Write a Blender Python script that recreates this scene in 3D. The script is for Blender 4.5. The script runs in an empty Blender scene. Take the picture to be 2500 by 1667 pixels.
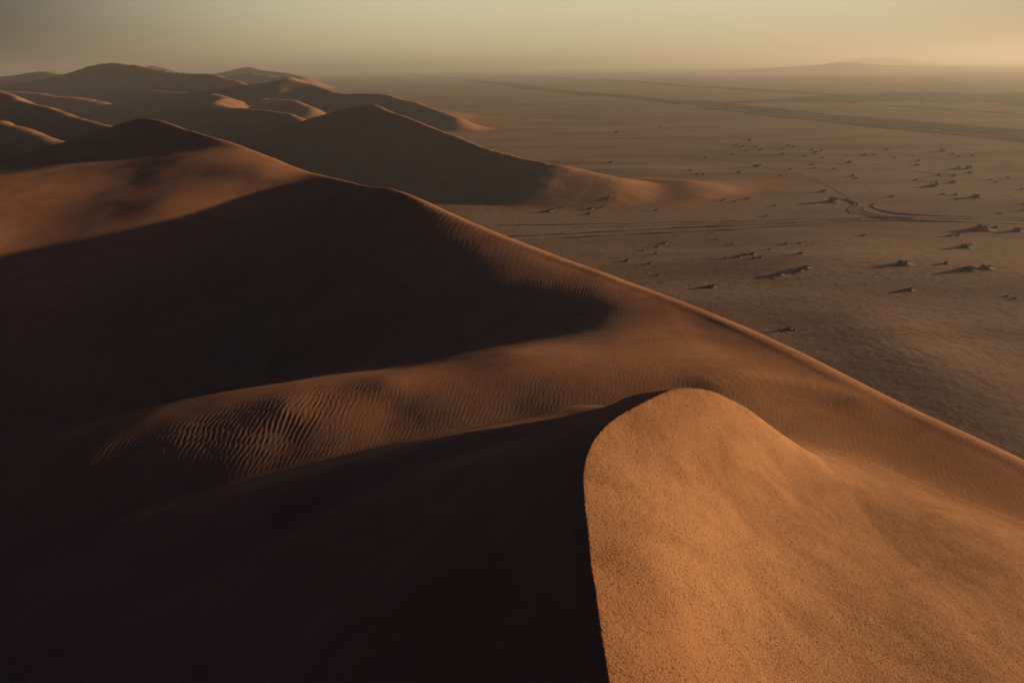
import bpy, math, random
import numpy as np
from mathutils import Vector, Matrix

R = math.radians
scene = bpy.context.scene
COL = scene.collection

# ------------------------------------------------------------------ camera, sky, sun
CAM_H = 50.0                     # metres above the gravel plain
FOC = 1667.0                     # focal length in photo pixels (2500 wide): 24 mm on 36 mm
PITCH, ROLL = 21.88, -0.85
cam_data = bpy.data.cameras.new("camera")
cam_data.sensor_width = 36.0
cam_data.lens = 36.0 * FOC / 2500.0
cam_data.clip_start = 0.1
cam_data.clip_end = 120000.0
cam = bpy.data.objects.new("camera", cam_data)
COL.objects.link(cam)
CAM_ROT = Matrix.Rotation(R(90 - PITCH), 3, 'X') @ Matrix.Rotation(R(ROLL), 3, 'Z')
cam.matrix_world = Matrix.Translation((0, 0, CAM_H)) @ CAM_ROT.to_4x4()
scene.camera = cam

SUN_EL, SUN_OFF = 6.9, 14.0      # elevation; degrees beyond the picture's right-hand direction
SUN_DIR = Vector((math.cos(R(SUN_OFF)) * math.cos(R(SUN_EL)),
                  math.sin(R(SUN_OFF)) * math.cos(R(SUN_EL)), math.sin(R(SUN_EL))))
sun_data = bpy.data.lights.new("sun", 'SUN')
sun_data.energy = 4.5
sun_data.angle = R(1.0)
sun_data.color = (1.0, 0.66, 0.38)
sun = bpy.data.objects.new("sun", sun_data)
sun.rotation_euler = SUN_DIR.to_track_quat('Z', 'Y').to_euler()
COL.objects.link(sun)

scene.view_settings.view_transform = 'Standard'
scene.view_settings.look = 'None'
scene.view_settings.exposure = 0.7
scene.view_settings.gamma = 1.0
scene.cycles.volume_bounces = 0
scene.cycles.max_bounces = 4
scene.cycles.diffuse_bounces = 0
scene.cycles.use_denoising = True


class Nodes:
    """Short-hand for building node trees."""
    def __init__(self, tree):
        self.t = tree

    def new(self, kind, **kw):
        n = self.t.nodes.new(kind)
        for k, v in kw.items():
            setattr(n, k, v)
        return n

    def link(self, a, b):
        self.t.links.new(a, b)

    def set(self, sock, v):
        if isinstance(v, bpy.types.NodeSocket):
            self.link(v, sock)
        elif v is not None:
            sock.default_value = v

    def math(self, op, a, b=None, c=None, clamp=False):
        n = self.new('ShaderNodeMath', operation=op, use_clamp=clamp)
        self.set(n.inputs[0], a)
        if b is not None: self.set(n.inputs[1], b)
        if c is not None: self.set(n.inputs[2], c)
        return n.outputs[0]

    def vmath(self, op, a, b=None):
        n = self.new('ShaderNodeVectorMath', operation=op)
        self.set(n.inputs[0], a)
        if b is not None: self.set(n.inputs[1], b)
        return n.outputs['Value'] if op in ('DOT_PRODUCT', 'LENGTH') else n.outputs[0]

    def remap(self, v, a, b, c=0.0, d=1.0, smooth=True):
        n = self.new('ShaderNodeMapRange', interpolation_type='SMOOTHSTEP' if smooth else 'LINEAR')
        self.set(n.inputs['Value'], v)
        for k, x in zip(('From Min', 'From Max', 'To Min', 'To Max'), (a, b, c, d)):
            n.inputs[k].default_value = x
        return n.outputs[0]

    def mix(self, fac, a, b, blend='MIX'):
        n = self.new('ShaderNodeMix', data_type='RGBA', blend_type=blend)
        self.set(n.inputs[0], fac)
        self.set(n.inputs[6], a)
        self.set(n.inputs[7], b)
        return n.outputs[2]

    def noise(self, vec, scale, detail=3.0, rough=0.55, dist=0.0):
        n = self.new('ShaderNodeTexNoise')
        self.set(n.inputs['Vector'], vec)
        n.inputs['Scale'].default_value = scale
        n.inputs['Detail'].default_value = detail
        n.inputs['Roughness'].default_value = rough
        n.inputs['Distortion'].default_value = dist
        return n.outputs[0]


world = bpy.data.worlds.new("World")
scene.world = world
world.use_nodes = True
W = Nodes(world.node_tree)
for n in list(W.t.nodes): W.t.nodes.remove(n)
tc = W.new('ShaderNodeTexCoord')
sep = W.new('ShaderNodeSeparateXYZ')
W.link(tc.outputs['Generated'], sep.inputs[0])
sx, sy, sz = sep.outputs
sky = W.new('ShaderNodeTexSky', sky_type='NISHITA')
sky.sun_disc = False
sky.sun_elevation = R(SUN_EL)
sky.sun_rotation = R(90 - SUN_OFF)
sky.dust_density = 4.0
sky.air_density = 1.0
# dust veil low in the sky, dull on the side away from the sun; lens vignetting painted into both sides
hl = W.math('SQRT', W.math('ADD', W.math('ADD', W.math('MULTIPLY', sx, sx), W.math('MULTIPLY', sy, sy)), 1e-5))
GA = R(6)
ca = W.math('DIVIDE', W.math('ADD', W.math('MULTIPLY', sx, math.sin(GA)), W.math('MULTIPLY', sy, math.cos(GA))), hl)
az = W.remap(ca, 0.71, 1.0, 0.06, 1.0)
veil = W.remap(sz, 0.09, 0.30, 1.0, 0.0)
tint = W.mix(W.remap(sz, -0.01, 0.085, 0, 1, False), (0.370, 0.290, 0.160, 1), (0.395, 0.355, 0.232, 1))
glow = W.math('MULTIPLY', az, veil)
veil_col = W.vmath('SCALE', tint)
W.link(glow, veil_col.node.inputs['Scale'])
high = W.new('ShaderNodeMix', data_type='RGBA', blend_type='MULTIPLY')
high.inputs[0].default_value = 1.0
W.link(sky.outputs[0], high.inputs[6])
high.inputs[7].default_value = (0.112, 0.102, 0.245, 1)
tot = W.vmath('ADD', W.vmath('SCALE', high.outputs[2]), veil_col)
tot.node.inputs[0].links[0].from_node.inputs['Scale'].default_value = 0.10
bg = W.new('ShaderNodeBackground')
W.link(tot, bg.inputs['Color'])
bg.inputs['Strength'].default_value = 1.0
out = W.new('ShaderNodeOutputWorld')
W.link(bg.outputs[0], out.inputs[0])

# ------------------------------------------------------------------ helpers
CR = np.array(CAM_ROT)

def ray(u, v):
    d = CR @ np.array([(u - 1250.0) / FOC, (833.5 - v) / FOC, -1.0])
    return d

def P(u, v, z):
    """the point of the sight line through photo pixel (u, v) at height z (relative to the camera)"""
    d = ray(u, v)
    t = z / d[2]
    return np.array([d[0] * t, d[1] * t, z + CAM_H])

def PD(u, v, dist):
    """the point of the sight line at horizontal distance dist"""
    d = ray(u, v)
    t = dist / math.hypot(d[0], d[1])
    return np.array([d[0] * t, d[1] * t, CAM_H + d[2] * t])

def rbf(points):
    """thin-plate spline through (x, y, z) points -> function"""
    p = np.array(points, float)
    c = p[:, :2].mean(0); s = 50.0
    q = (p[:, :2] - c) / s
    n = len(p)
    def phi(r2):
        return 0.5 * r2 * np.log(r2 + 1e-12)
    d2 = ((q[:, None] - q[None]) ** 2).sum(-1)
    A = np.zeros((n + 3, n + 3))
    A[:n, :n] = phi(d2) + np.eye(n) * 2e-4
    A[:n, n] = 1; A[:n, n + 1:] = q
    A[n, :n] = 1; A[n + 1:, :n] = q.T
    w = np.linalg.solve(A, np.concatenate([p[:, 2], np.zeros(3)]))
    def f(x, y):
        X = (np.asarray(x) - c[0]) / s; Y = (np.asarray(y) - c[1]) / s
        o = w[n] + w[n + 1] * X + w[n + 2] * Y
        for i in range(n):
            o = o + w[i] * phi((X - q[i, 0]) ** 2 + (Y - q[i, 1]) ** 2)
        return o
    return f

def smin(a, b, k):
    return 0.5 * (a + b - np.sqrt((a - b) ** 2 + k * k))

def smax(a, b, k):
    return 0.5 * (a + b + np.sqrt((a - b) ** 2 + k * k))

class Grid:
    """a height function sampled once on a regular grid, then read back with cubic interpolation"""
    def __init__(self, f, x0, x1, y0, y1, d):
        self.x0, self.y0, self.d = x0, y0, d
        xs = np.arange(x0, x1 + d, d); ys = np.arange(y0, y1 + d, d)
        X, Y = np.meshgrid(xs, ys)
        self.z = f(X, Y)
    def __call__(self, x, y):
        H, Wd = self.z.shape
        gx = np.clip((x - self.x0) / self.d, 1.0, Wd - 3.001)
        gy = np.clip((y - self.y0) / self.d, 1.0, H - 3.001)
        ix = gx.astype(int); iy = gy.astype(int)
        fx = gx - ix; fy = gy - iy
        def w(t):
            return (-.5*t+t*t-.5*t**3, 1-2.5*t*t+1.5*t**3, .5*t+2*t*t-1.5*t**3, -.5*t*t+.5*t**3)
        wx, wy = w(fx), w(fy)
        o = 0
        for j in range(4):
            r = 0
            for i in range(4):
                r = r + wx[i] * self.z[iy + j - 1, ix + i - 1]
            o = o + wy[j] * r
        return o

def vnoise(x, y, scale, seed, octaves=3, gain=0.5):
    o = 0; a = 1.0; tot_a = 0
    for k in range(octaves):
        rng = np.random.RandomState(seed + 17 * k)
        T = rng.uniform(-1, 1, (256, 256))
        gx = x / scale + 13.7 * k; gy = y / scale + 5.1 * k
        ix = np.floor(gx).astype(int); iy = np.floor(gy).astype(int)
        fx = gx - ix; fy = gy - iy
        fx = fx**3 * (fx * (fx * 6 - 15) + 10); fy = fy**3 * (fy * (fy * 6 - 15) + 10)
        i0, i1, j0, j1 = ix & 255, (ix + 1) & 255, iy & 255, (iy + 1) & 255
        o = o + a * ((T[j0, i0] * (1 - fx) + T[j0, i1] * fx) * (1 - fy) + (T[j1, i0] * (1 - fx) + T[j1, i1] * fx) * fy)
        tot_a += a; a *= gain; scale /= 2.03
    return o / tot_a

def ripple_tile(n, cycles, ang, spread, bw, seed):
    """periodic tile of wind ripples: narrow-band directional noise, so the crests fork and end"""
    rng = np.random.RandomState(seed)
    F = np.fft.fft2(rng.randn(n, n))
    k = np.fft.fftfreq(n) * n
    KX, KY = np.meshgrid(k, k)
    r = np.hypot(KX, KY); th = np.arctan2(KY, KX) - ang
    th = np.abs((th + np.pi / 2) % np.pi - np.pi / 2)
    G = np.exp(-((r - cycles) / (bw * cycles)) ** 2) * np.exp(-(th / spread) ** 2)
    h = np.fft.ifft2(F * G).real
    h /= h.std()
    return np.tanh(h * 0.9)          # even amplitude, flat troughs

def tile_at(T, size, x, y):
    n = T.shape[0]
    gx = x / size * n; gy = y / size * n
    ix = np.floor(gx).astype(int); iy = np.floor(gy).astype(int)
    fx = gx - ix; fy = gy - iy
    i0, i1, j0, j1 = ix % n, (ix + 1) % n, iy % n, (iy + 1) % n
    return (T[j0, i0] * (1 - fx) + T[j0, i1] * fx) * (1 - fy) + (T[j1, i0] * (1 - fx) + T[j1, i1] * fx) * fy

def polyline(pts, step):
    p = np.array(pts, float)
    # Catmull-Rom, then even steps
    q = [p[0]]
    e = np.vstack([2 * p[0] - p[1], p, 2 * p[-1] - p[-2]])
    for i in range(1, len(e) - 2):
        a, b, c, d = e[i - 1], e[i], e[i + 1], e[i + 2]
        m = max(2, int(np.linalg.norm((c - b)[:2]) / step))
        for t in np.linspace(0, 1, m + 1)[1:]:
            q.append(0.5 * (2 * b + (c - a) * t + (2 * a - 5 * b + 4 * c - d) * t * t + (3 * b - a - 3 * c + d) * t ** 3))
    return np.array(q)

def mesh_from_grid(name, X, Y, Z, keep, mat, attrs=None, wrap=False):
    """rows x cols vertices -> one smooth mesh; keep = vertex mask, faces need all corners kept"""
    nr, nc = X.shape
    idx = np.arange(nr * nc).reshape(nr, nc)
    if wrap:
        nxt = np.roll(idx, -1, 1)
        quads = np.stack([idx[:-1], nxt[:-1], nxt[1:], idx[1:]], -1).reshape(-1, 4)
    else:
        quads = np.stack([idx[:-1, :-1], idx[:-1, 1:], idx[1:, 1:], idx[1:, :-1]], -1).reshape(-1, 4)
    k = keep.reshape(-1)
    quads = quads[k[quads].all(1)]
    used = np.zeros(nr * nc, bool); used[quads.reshape(-1)] = True
    re = np.cumsum(used) - 1
    co = np.stack([X, Y, Z], -1).reshape(-1, 3)[used].astype(np.float32)
    q = re[quads].astype(np.int32)
    # face up
    a, b, c = co[q[0, 0]], co[q[0, 1]], co[q[0, 2]]
    if np.cross(b - a, c - a)[2] < 0:
        q = q[:, ::-1].copy()
    me = bpy.data.meshes.new(name)
    me.vertices.add(len(co)); me.vertices.foreach_set('co', co.ravel())
    me.loops.add(q.size); me.loops.foreach_set('vertex_index', q.ravel())
    me.polygons.add(len(q))
    me.polygons.foreach_set('loop_start', np.arange(0, q.size, 4, dtype=np.int32))
    me.polygons.foreach_set('loop_total', np.full(len(q), 4, np.int32))
    me.polygons.foreach_set('use_smooth', np.ones(len(q), bool))
    me.update(calc_edges=True)
    for an, av in (attrs or {}).items():
        at = me.attributes.new(an, 'FLOAT', 'POINT')
        at.data.foreach_set('value', av.reshape(-1)[used].astype(np.float32))
    me.materials.append(mat)
    o = bpy.data.objects.new(name, me)
    COL.objects.link(o)
    return o

def structure(o, label=None):
    o['kind'] = 'structure'
    if label: o['label'] = label
    return o

# ------------------------------------------------------------------ materials
def new_mat(name):
    m = bpy.data.materials.new(name)
    m.use_nodes = True
    N = Nodes(m.node_tree)
    for n in list(N.t.nodes): N.t.nodes.remove(n)
    b = N.new('ShaderNodeBsdfPrincipled')
    b.inputs['Roughness'].default_value = 0.95
    b.inputs['Specular IOR Level'].default_value = 0.05
    o = N.new('ShaderNodeOutputMaterial')
    N.link(b.outputs[0], o.inputs[0])
    return m, N, b

def bump(N, height, strength, distance, normal=None):
    n = N.new('ShaderNodeBump')
    n.inputs['Strength'].default_value = strength
    n.inputs['Distance'].default_value = distance
    N.set(n.inputs['Height'], height)
    if normal is not None: N.link(normal, n.inputs['Normal'])
    return n.outputs[0]

def sand_material():
    m, N, b = new_mat("dune_sand")
    geo = N.new('ShaderNodeNewGeometry')
    pos = geo.outputs['Position']
    big = N.noise(pos, 0.045, 4, 0.55, 0.6)
    mid = N.noise(pos, 0.9, 4, 0.6)
    fine = N.noise(pos, 30.0, 3, 0.7)
    streak = N.noise(pos, 0.16, 5, 0.6, 1.6)
    c = N.mix(N.remap(big, 0.35, 0.65), (0.405, 0.208, 0.097, 1), (0.50, 0.275, 0.130, 1))
    c = N.mix(N.math('MULTIPLY', N.remap(mid, 0.4, 0.7), 0.35), c, (0.36, 0.185, 0.085, 1))
    c = N.mix(N.math('MULTIPLY', N.remap(fine, 0.52, 0.72), 0.45), c, (0.24, 0.115, 0.055, 1))
    c = N.mix(N.math('MULTIPLY', N.remap(streak, 0.48, 0.66), 0.45), c, (0.30, 0.150, 0.075, 1))
    N.link(c, b.inputs['Base Color'])
    # pitted grain: short streaks running down to the right, with scattered deeper pits
    at = N.new('ShaderNodeAttribute', attribute_name='pits')
    mp = N.new('ShaderNodeMapping')
    N.link(pos, mp.inputs[0])
    mp.inputs['Rotation'].default_value = (0, 0, R(38))
    mp.inputs['Scale'].default_value = (0.55, 1.25, 1.0)
    g1 = N.noise(mp.outputs[0], 17.0, 3, 0.62, 0.3)
    g2 = N.noise(mp.outputs[0], 9.5, 2, 0.5, 0.2)
    h = N.math('ADD', N.math('MULTIPLY', g1, 0.9), N.math('MULTIPLY', N.remap(g2, 0.33, 0.42, 0, 1), 0.55))
    h = N.math('MULTIPLY', N.math('MULTIPLY', h, at.outputs['Fac']), N.remap(N.noise(pos, 0.5, 3, 0.6), 0.3, 0.65, 0.85, 1.3))
    f = N.noise(pos, 9.0, 2, 0.5)
    h2 = N.math('ADD', h, N.math('MULTIPLY', f, 0.10))
    N.link(bump(N, h2, 1.0, 0.07), b.inputs['Normal'])
    return m

def plain_material():
    m, N, b = new_mat("gravel_plain")
    geo = N.new('ShaderNodeNewGeometry')
    pos = geo.outputs['Position']
    mp = N.new('ShaderNodeMapping')
    N.link(pos, mp.inputs[0])
    mp.inputs['Rotation'].default_value = (0, 0, R(12))
    mp.inputs['Scale'].default_value = (0.28, 1.0, 1.0)
    p2 = mp.outputs[0]
    broad = N.noise(p2, 0.0035, 5, 0.6, 0.8)
    patch = N.noise(p2, 0.03, 5, 0.65, 0.5)
    speck = N.noise(pos, 0.55, 4, 0.7)
    grain = N.noise(pos, 3.5, 3, 0.7)
    c = N.mix(N.remap(broad, 0.35, 0.65), (0.365, 0.250, 0.152, 1), (0.470, 0.326, 0.194, 1))
    c = N.mix(N.math('MULTIPLY', N.remap(patch, 0.42, 0.62), 0.7), c, (0.250, 0.160, 0.100, 1))
    c = N.mix(N.math('MULTIPLY', N.remap(speck, 0.48, 0.68), 0.6), c, (0.17, 0.115, 0.075, 1))
    c = N.mix(N.math('MULTIPLY', N.remap(grain, 0.55, 0.8), 0.4), c, (0.17, 0.12, 0.08, 1))
    at = N.new('ShaderNodeAttribute', attribute_name='sand')
    c = N.mix(at.outputs['Fac'], c, (0.43, 0.235, 0.11, 1))
    N.link(c, b.inputs['Base Color'])
    h = N.math('ADD', N.math('MULTIPLY', speck, 0.6), N.math('MULTIPLY', grain, 0.12))
    N.link(bump(N, h, 0.75, 0.25), b.inputs['Normal'])
    return m

def flat_material(name, col, col2, scale, bump_d=0.03):
    m, N, b = new_mat(name)
    geo = N.new('ShaderNodeNewGeometry')
    n = N.noise(geo.outputs['Position'], scale, 4, 0.65)
    N.link(N.mix(N.remap(n, 0.35, 0.68), (*col, 1), (*col2, 1)), b.inputs['Base Color'])
    N.link(bump(N, n, 0.5, bump_d), b.inputs['Normal'])
    return m

SAND = sand_material()
PLAIN = plain_material()
FARSAND = flat_material("far_dune_sand", (0.36, 0.20, 0.10), (0.46, 0.265, 0.13), 0.05, 0.6)
ROADM = flat_material("dark_gravel", (0.055, 0.046, 0.037), (0.105, 0.083, 0.062), 0.02, 0.05)
RUTM = flat_material("turned_sand", (0.20, 0.138, 0.088), (0.27, 0.188, 0.12), 0.8, 0.05)
HILLM = flat_material("hill_rock", (0.20, 0.145, 0.10), (0.28, 0.20, 0.14), 0.004, 4.0)
MOUNDM = flat_material("mound_sand", (0.27, 0.185, 0.115), (0.35, 0.245, 0.15), 1.3, 0.08)
SHRUBM = flat_material("dry_shrub", (0.060, 0.040, 0.027), (0.105, 0.070, 0.045), 3.0, 0.02)

# ------------------------------------------------------------------ the gravel plain
GA_BUMPS = []   # (x, y, radius x, radius y, height)
def bumps_at(pix, rx, ry, h):
    p = P(pix[0], pix[1], -CAM_H)
    GA_BUMPS.append((p[0], p[1], rx, ry, h))
bumps_at((2245, 880), 14, 30, 1.0)       # low swell beside the big dune
bumps_at((1980, 640), 30, 14, 0.9)
bumps_at((2330, 650), 40, 16, 0.7)
bumps_at((2010, 590), 18, 8, 0.5)
bumps_at((1560, 415), 26, 9, 1.1)
bumps_at((1420, 395), 20, 8, 0.8)
bumps_at((2230, 480), 60, 18, 0.7)

def plain_z(x, y):
    r = np.hypot(x, y)
    near = np.exp(-(r / 900.0) ** 2)
    z = 0.55 * vnoise(x * 0.5, y, 55, 3, 3) * near + 1.6 * vnoise(x * 0.4, y, 420, 9, 2) * np.clip(r / 300, 0, 1)
    for bx, by, rx, ry, h in GA_BUMPS:
        z = z + h * np.exp(-((x - bx) / rx) ** 2 - ((y - by) / ry) ** 2)
    return z

def rough_z(x, y):
    """knee-high rough ground at the foot of the big dune, fading outwards"""
    c = P(2260, 840, -CAM_H)
    m = np.exp(-((x - c[0]) / 26) ** 2 - ((y - c[1]) / 30) ** 2)
    lump = vnoise(0.8 * x + 0.5 * y, 0.55 * y - 0.4 * x, 0.8, 41, 2)
    lump2 = vnoise(x, y, 3.2, 47, 3)
    return 0.036 * m * lump + 0.024 * lump2 * np.exp(-(np.hypot(x, y) / 480) ** 2)

def radial(r0, r1, dmin, k):
    r = [r0]
    while r[-1] < r1:
        r.append(r[-1] + max(dmin, r[-1] * k))
    return np.array(r)

def azimuths(half, d, coarse):
    a = np.arange(-half, half + 1e-6, d)
    b = np.arange(half + coarse, 360 - half - coarse * 0.5, coarse)
    return np.radians(np.concatenate([a, b]))

rr = radial(40, 40000, 0.25, 0.0034)
aa = azimuths(47, 0.11, 4.0)
A, RR = np.meshgrid(aa, rr)
X, Y = RR * np.sin(A), RR * np.cos(A)

# ------------------------------------------------------------------ the big dune
Z0 = -CAM_H
crest = [P(2500, 1118, -24.2), P(2350, 1062, -24.0), P(2200, 985, -23.9), P(2000, 885, -23.8), P(1800, 790, -23.6),
         P(1600, 713, -23.1), P(1400, 637, -21.9), P(1200, 560, -19.8), P(1060, 500, -18.1), P(950, 456, -17.6),
         P(850, 440, -19.2), P(750, 416, -19.5), P(700, 398, -18.8), P(620, 366, -17.2), P(540, 338, -15.9),
         P(470, 318, -14.7), P(400, 293, -13.5), P(335, 277, -12.5), P(290, 274, -12.5), P(230, 281, -13.6),
         P(150, 300, -15.3), P(60, 328, -18.0), P(0, 341, -19.2), P(-120, 372, -22.5)]
pre = [(40, -40, 24.0), (38, -10, 25.0), (36, 15, 25.3)]
post = [(-150, 130, 28.0), (-185, 115, 20.0)]
crest_line = polyline(pre + [tuple(p) for p in crest] + post, 3.0)

inner = [tuple(p) for p in crest]
def inn(u, v, z): inner.append(tuple(P(u, v, z)))
for u, v, z in (# shoulder in the light: a gently sloping terrace
                (0, 425, -21.7), (0, 610, -25.5), (150, 405, -20.1), (200, 550, -23.9), (300, 376, -19.9),
                (300, 450, -20.8), (420, 357, -18.2), (400, 497, -21.9), (450, 390, -18.0), (550, 375, -17.4), (500, 425, -19.5), (600, 450, -20.5),
                (650, 405, -18.7), (640, 430, -19.6), (-150, 450, -20.8), (-150, 560, -23.5), (-150, 660, -26.0),
                # dark face under the summit
                (0, 385, -21.0), (150, 350, -18.6), (300, 325, -16.6), (420, 325, -16.2),
                # far wall and floor of the bowl
                (0, 800, -31), (0, 1000, -37), (-200, 900, -34), (400, 700, -29.6), (400, 850, -35), (400, 1000, -37),
                (200, 750, -30.5), (700, 600, -26.6), (700, 750, -31.5), (700, 880, -32.5), (950, 850, -27.6),
                (950, 912, -25.6), (1080, 846, -26.6), (1200, 838, -25.8), (1300, 822, -25.2), (1400, 802, -24.4), (1480, 790, -23.9),
                # low arm running left from the main ridge
                (0, 1180, -25.85), (220, 1122, -25.0), (430, 1060, -24.22), (700, 1000, -23.4), (950, 945, -23.0), (1250, 870, -23.2), (1250, 905, -22.9),
                (1400, 855, -23.5), (1500, 825, -23.6), (1600, 790, -23.7), (1500, 900, -22.9), (1800, 850, -23.9), (1800, 930, -23.2), (2000, 950, -23.9), (2200, 1040, -24.0), (1700, 800, -23.9),
                (1250, 950, -23.1), (1250, 1005, -23.5), (950, 1000, -23.6), (700, 1060, -24.1), (500, 1120, -24.8), (400, 1200, -25.75), (220, 1200, -25.95), (0, 1270, -26.8), (0, 1330, -27.4)):
    inn(u, v, z)
# the flank under the main crest turns steadily away from the light towards the left
for (u, v, z), m in zip([(1500, 675, -22.5), (1400, 637, -21.9), (1300, 598, -20.9), (1200, 560, -19.8), (1060, 500, -18.1), (950, 456, -17.6), (850, 440, -19.2)],
                        (0.13, 0.16, 0.19, 0.228, 0.255, 0.30, 0.36)):
    c_ = P(u, v, z)
    for d_ in {1500: (4, 7), 1400: (4, 8), 1300: (5, 10, 15), 1200: (5, 10, 16), 1060: (6, 13)}.get(u, (6, 14, 24)):
        inner.append((c_[0] - 0.25 * d_, c_[1] - 0.968 * d_, c_[2] - m * d_ - {1300: 0.003, 1200: 0.003, 1060: 0.002}.get(u, 0) * d_ * d_))
inner += [(0, 32, 25.4), (0, 10, 24.0), (0, -20, 24.0), (-25, 20, 22.5), (-25, -20, 21), (20, 20, 25.0), (20, -20, 25), (30, 0, 25.3),
          (36, -30, 25), (-60, 40, 17), (-60, 0, 16), (-100, 60, 12), (-110, 20, 10)]
f_inner = rbf(inner)

# the outer (far, sunny) flank falls from the crest to the plain
outer = []
cl = crest_line
for i in range(0, len(cl), 4):
    a = cl[max(0, i - 3)]; b = cl[min(len(cl) - 1, i + 3)]
    t = (b - a)[:2]; t /= np.linalg.norm(t)
    nrm = np.array([t[1], -t[0]])         # right-hand side of travel = away from the bowl
    for off, dz in ((0, 0), (12, -8.4), (45, -31.5), (-8, 5.0)):
        outer.append((cl[i, 0] + nrm[0] * off, cl[i, 1] + nrm[1] * off, cl[i, 2] + dz))
f_outer = rbf(outer)

# foreground dune: knife crest with a spur running left
fc = [(2.2, -40, 34.0), (2.2, -15, 35.3), (2.3, 0, 35.8)] + [tuple(P(u, v, z)) for u, v, z in
      ((1490, 1667, -14.0), (1463, 1500, -14.0), (1440, 1350, -14.0), (1426, 1200, -14.0), (1428, 1110, -14.05), (1458, 1055, -14.1),
       (1520, 1005, -14.2), (1600, 965, -14.35), (1670, 944, -14.6), (1735, 944, -15.1), (1800, 975, -16.3), (1900, 1028, -18.6),
       (1990, 1078, -21.3), (2080, 1120, -24.6))] + [(30, 38, 22.5)]
fcl = polyline(fc, 1.0)
spur = [(-60, 42, 15.0)] + [tuple(P(u, v, z)) for u, v, z in
        ((0, 1330, -27.5), (250, 1275, -24.9), (500, 1215, -22.4), (750, 1148, -20.0), (1000, 1083, -18.4), (1200, 1035, -17.1), (1400, 1002, -15.9),
         (1500, 978, -15.1), (1600, 952, -14.5))]
spl = polyline(spur, 2.0)

def offsets(line, step, offs):
    o = []
    for i in range(0, len(line), step):
        a = line[max(0, i - 2)]; b = line[min(len(line) - 1, i + 2)]
        t = (b - a)[:2]; t /= np.linalg.norm(t)
        n = np.array([t[1], -t[0]])
        for off, dz in offs:
            o.append((line[i, 0] + n[0] * off, line[i, 1] + n[1] * off, line[i, 2] + dz))
    return o
k_ = int(np.argmax(fcl[:, 1] > 22.0))
fr = offsets(fcl[:k_], 4, ((0, 0), (2.5, -1.0), (-2.5, 1.0))) + [tuple(p) for p in fcl[k_::2]]
fr += [tuple(P(u, v, z)) for u, v, z in ((1900, 1400, -18.0), (1900, 1150, -18.9), (2100, 1300, -20.6), (2300, 1250, -21.6), (2300, 1500, -19.5), (2480, 1660, -19.4), (2480, 1300, -22.5),
                                         (1750, 1550, -16.4), (1700, 1150, -16.4), (1620, 1050, -15.0))]
fr += [(30, -30, 22), (20, -20, 27)]
f_FR = rbf(fr)
west = fcl[:int(len(fcl) * 0.72)]
fl = offsets([p for p in west if p[1] < 30.5], 4, ((0, 0), (-2.5, -1.35), (2.5, 1.35))) if False else offsets(np.array([p for p in west]), 4, ((0, 0), (-2.0, -1.1), (2.0, 1.1)))
fl += [tuple(p) for p in spl[::3]]
fl += [(-25, 26, 25.0), (-22, 15, 26.0), (-22, 0, 26.0), (-20, -30, 25.5), (-45, 20, 17), (-10, 20, 30.2), (-10, 5, 30.4)]
f_FL = rbf(fl)
full_spur = np.vstack([spl, np.array([p for p in fcl if p[0] > spl[-1, 0] + 0.8])])
fn = []
for i in range(0, len(full_spur), 3):
    a = full_spur[max(0, i - 2)]; b = full_spur[min(len(full_spur) - 1, i + 2)]
    t = (b - a)[:2]; t /= np.linalg.norm(t)
    n = np.array([-t[1], t[0]])           # north side
    x = full_spur[i, 0]
    s = np.interp(x, [-32, -16, -5, 4, 12, 26], [0.22, 0.42, 0.52, 0.58, 0.55, 0.45])
    for off in (0.0, 4.0, 14.0, -3.0):
        fn.append((full_spur[i, 0] + n[0] * off, full_spur[i, 1] + n[1] * off, full_spur[i, 2] - s * off))
f_FN = rbf(fn)

GI = Grid(f_inner, -260, 90, -60, 260, 1.0)
GO = Grid(f_outer, -260, 130, -60, 280, 1.0)
GFR = Grid(f_FR, -70, 60, -50, 70, 0.5)
GFL = Grid(f_FL, -70, 60, -50, 70, 0.5)
GFN = Grid(f_FN, -70, 60, -50, 70, 0.5)

def crest_wander(x, y):
    return 0.045 * vnoise(x, y, 1.9, 55, 4, 0.5)

def fore_z(x, y):
    z = smin(GFR(x, y) + crest_wander(x, y), GFL(x, y), 0.03)
    return smin(z, GFN(x, y), 0.35 + 2.0 * np.clip((x - 12.5) / 5, 0, 1))

def dune_z(x, y):
    m = smin(GI(x, y), GO(x, y), 0.9) + 0.4
    m = smin(m, 26.0 - 0.45 * (-x - 150), 4.0)
    f = fore_z(x, y)
    w = np.clip((46 - np.maximum(np.abs(x + 5), np.abs(y - 8))) / 6, 0, 1)
    f = f * w + (m - 6) * (1 - w)
    return smax(m, f, 0.25 + 1.5 * np.clip((x - 8) / 8, 0, 1))

T1 = ripple_tile(1024, 1024 * 0.10 / 0.38, R(-12), 0.30, 0.16, 5)      # 102.4 m tile, long ripples
T2 = ripple_tile(1024, 1024 * 0.06 / 0.33, R(-16), 0.26, 0.20, 6)      # fine ripples
T3 = ripple_tile(1024, 1024 * 0.20 / 0.80, R(-20), 0.30, 0.18, 7)      # far face

arm = np.array([P(u, v, -24) for u, v in ((-80, 1205), (0, 1185), (200, 1130), (430, 1068), (600, 1028), (700, 1004), (850, 968))])

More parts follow.
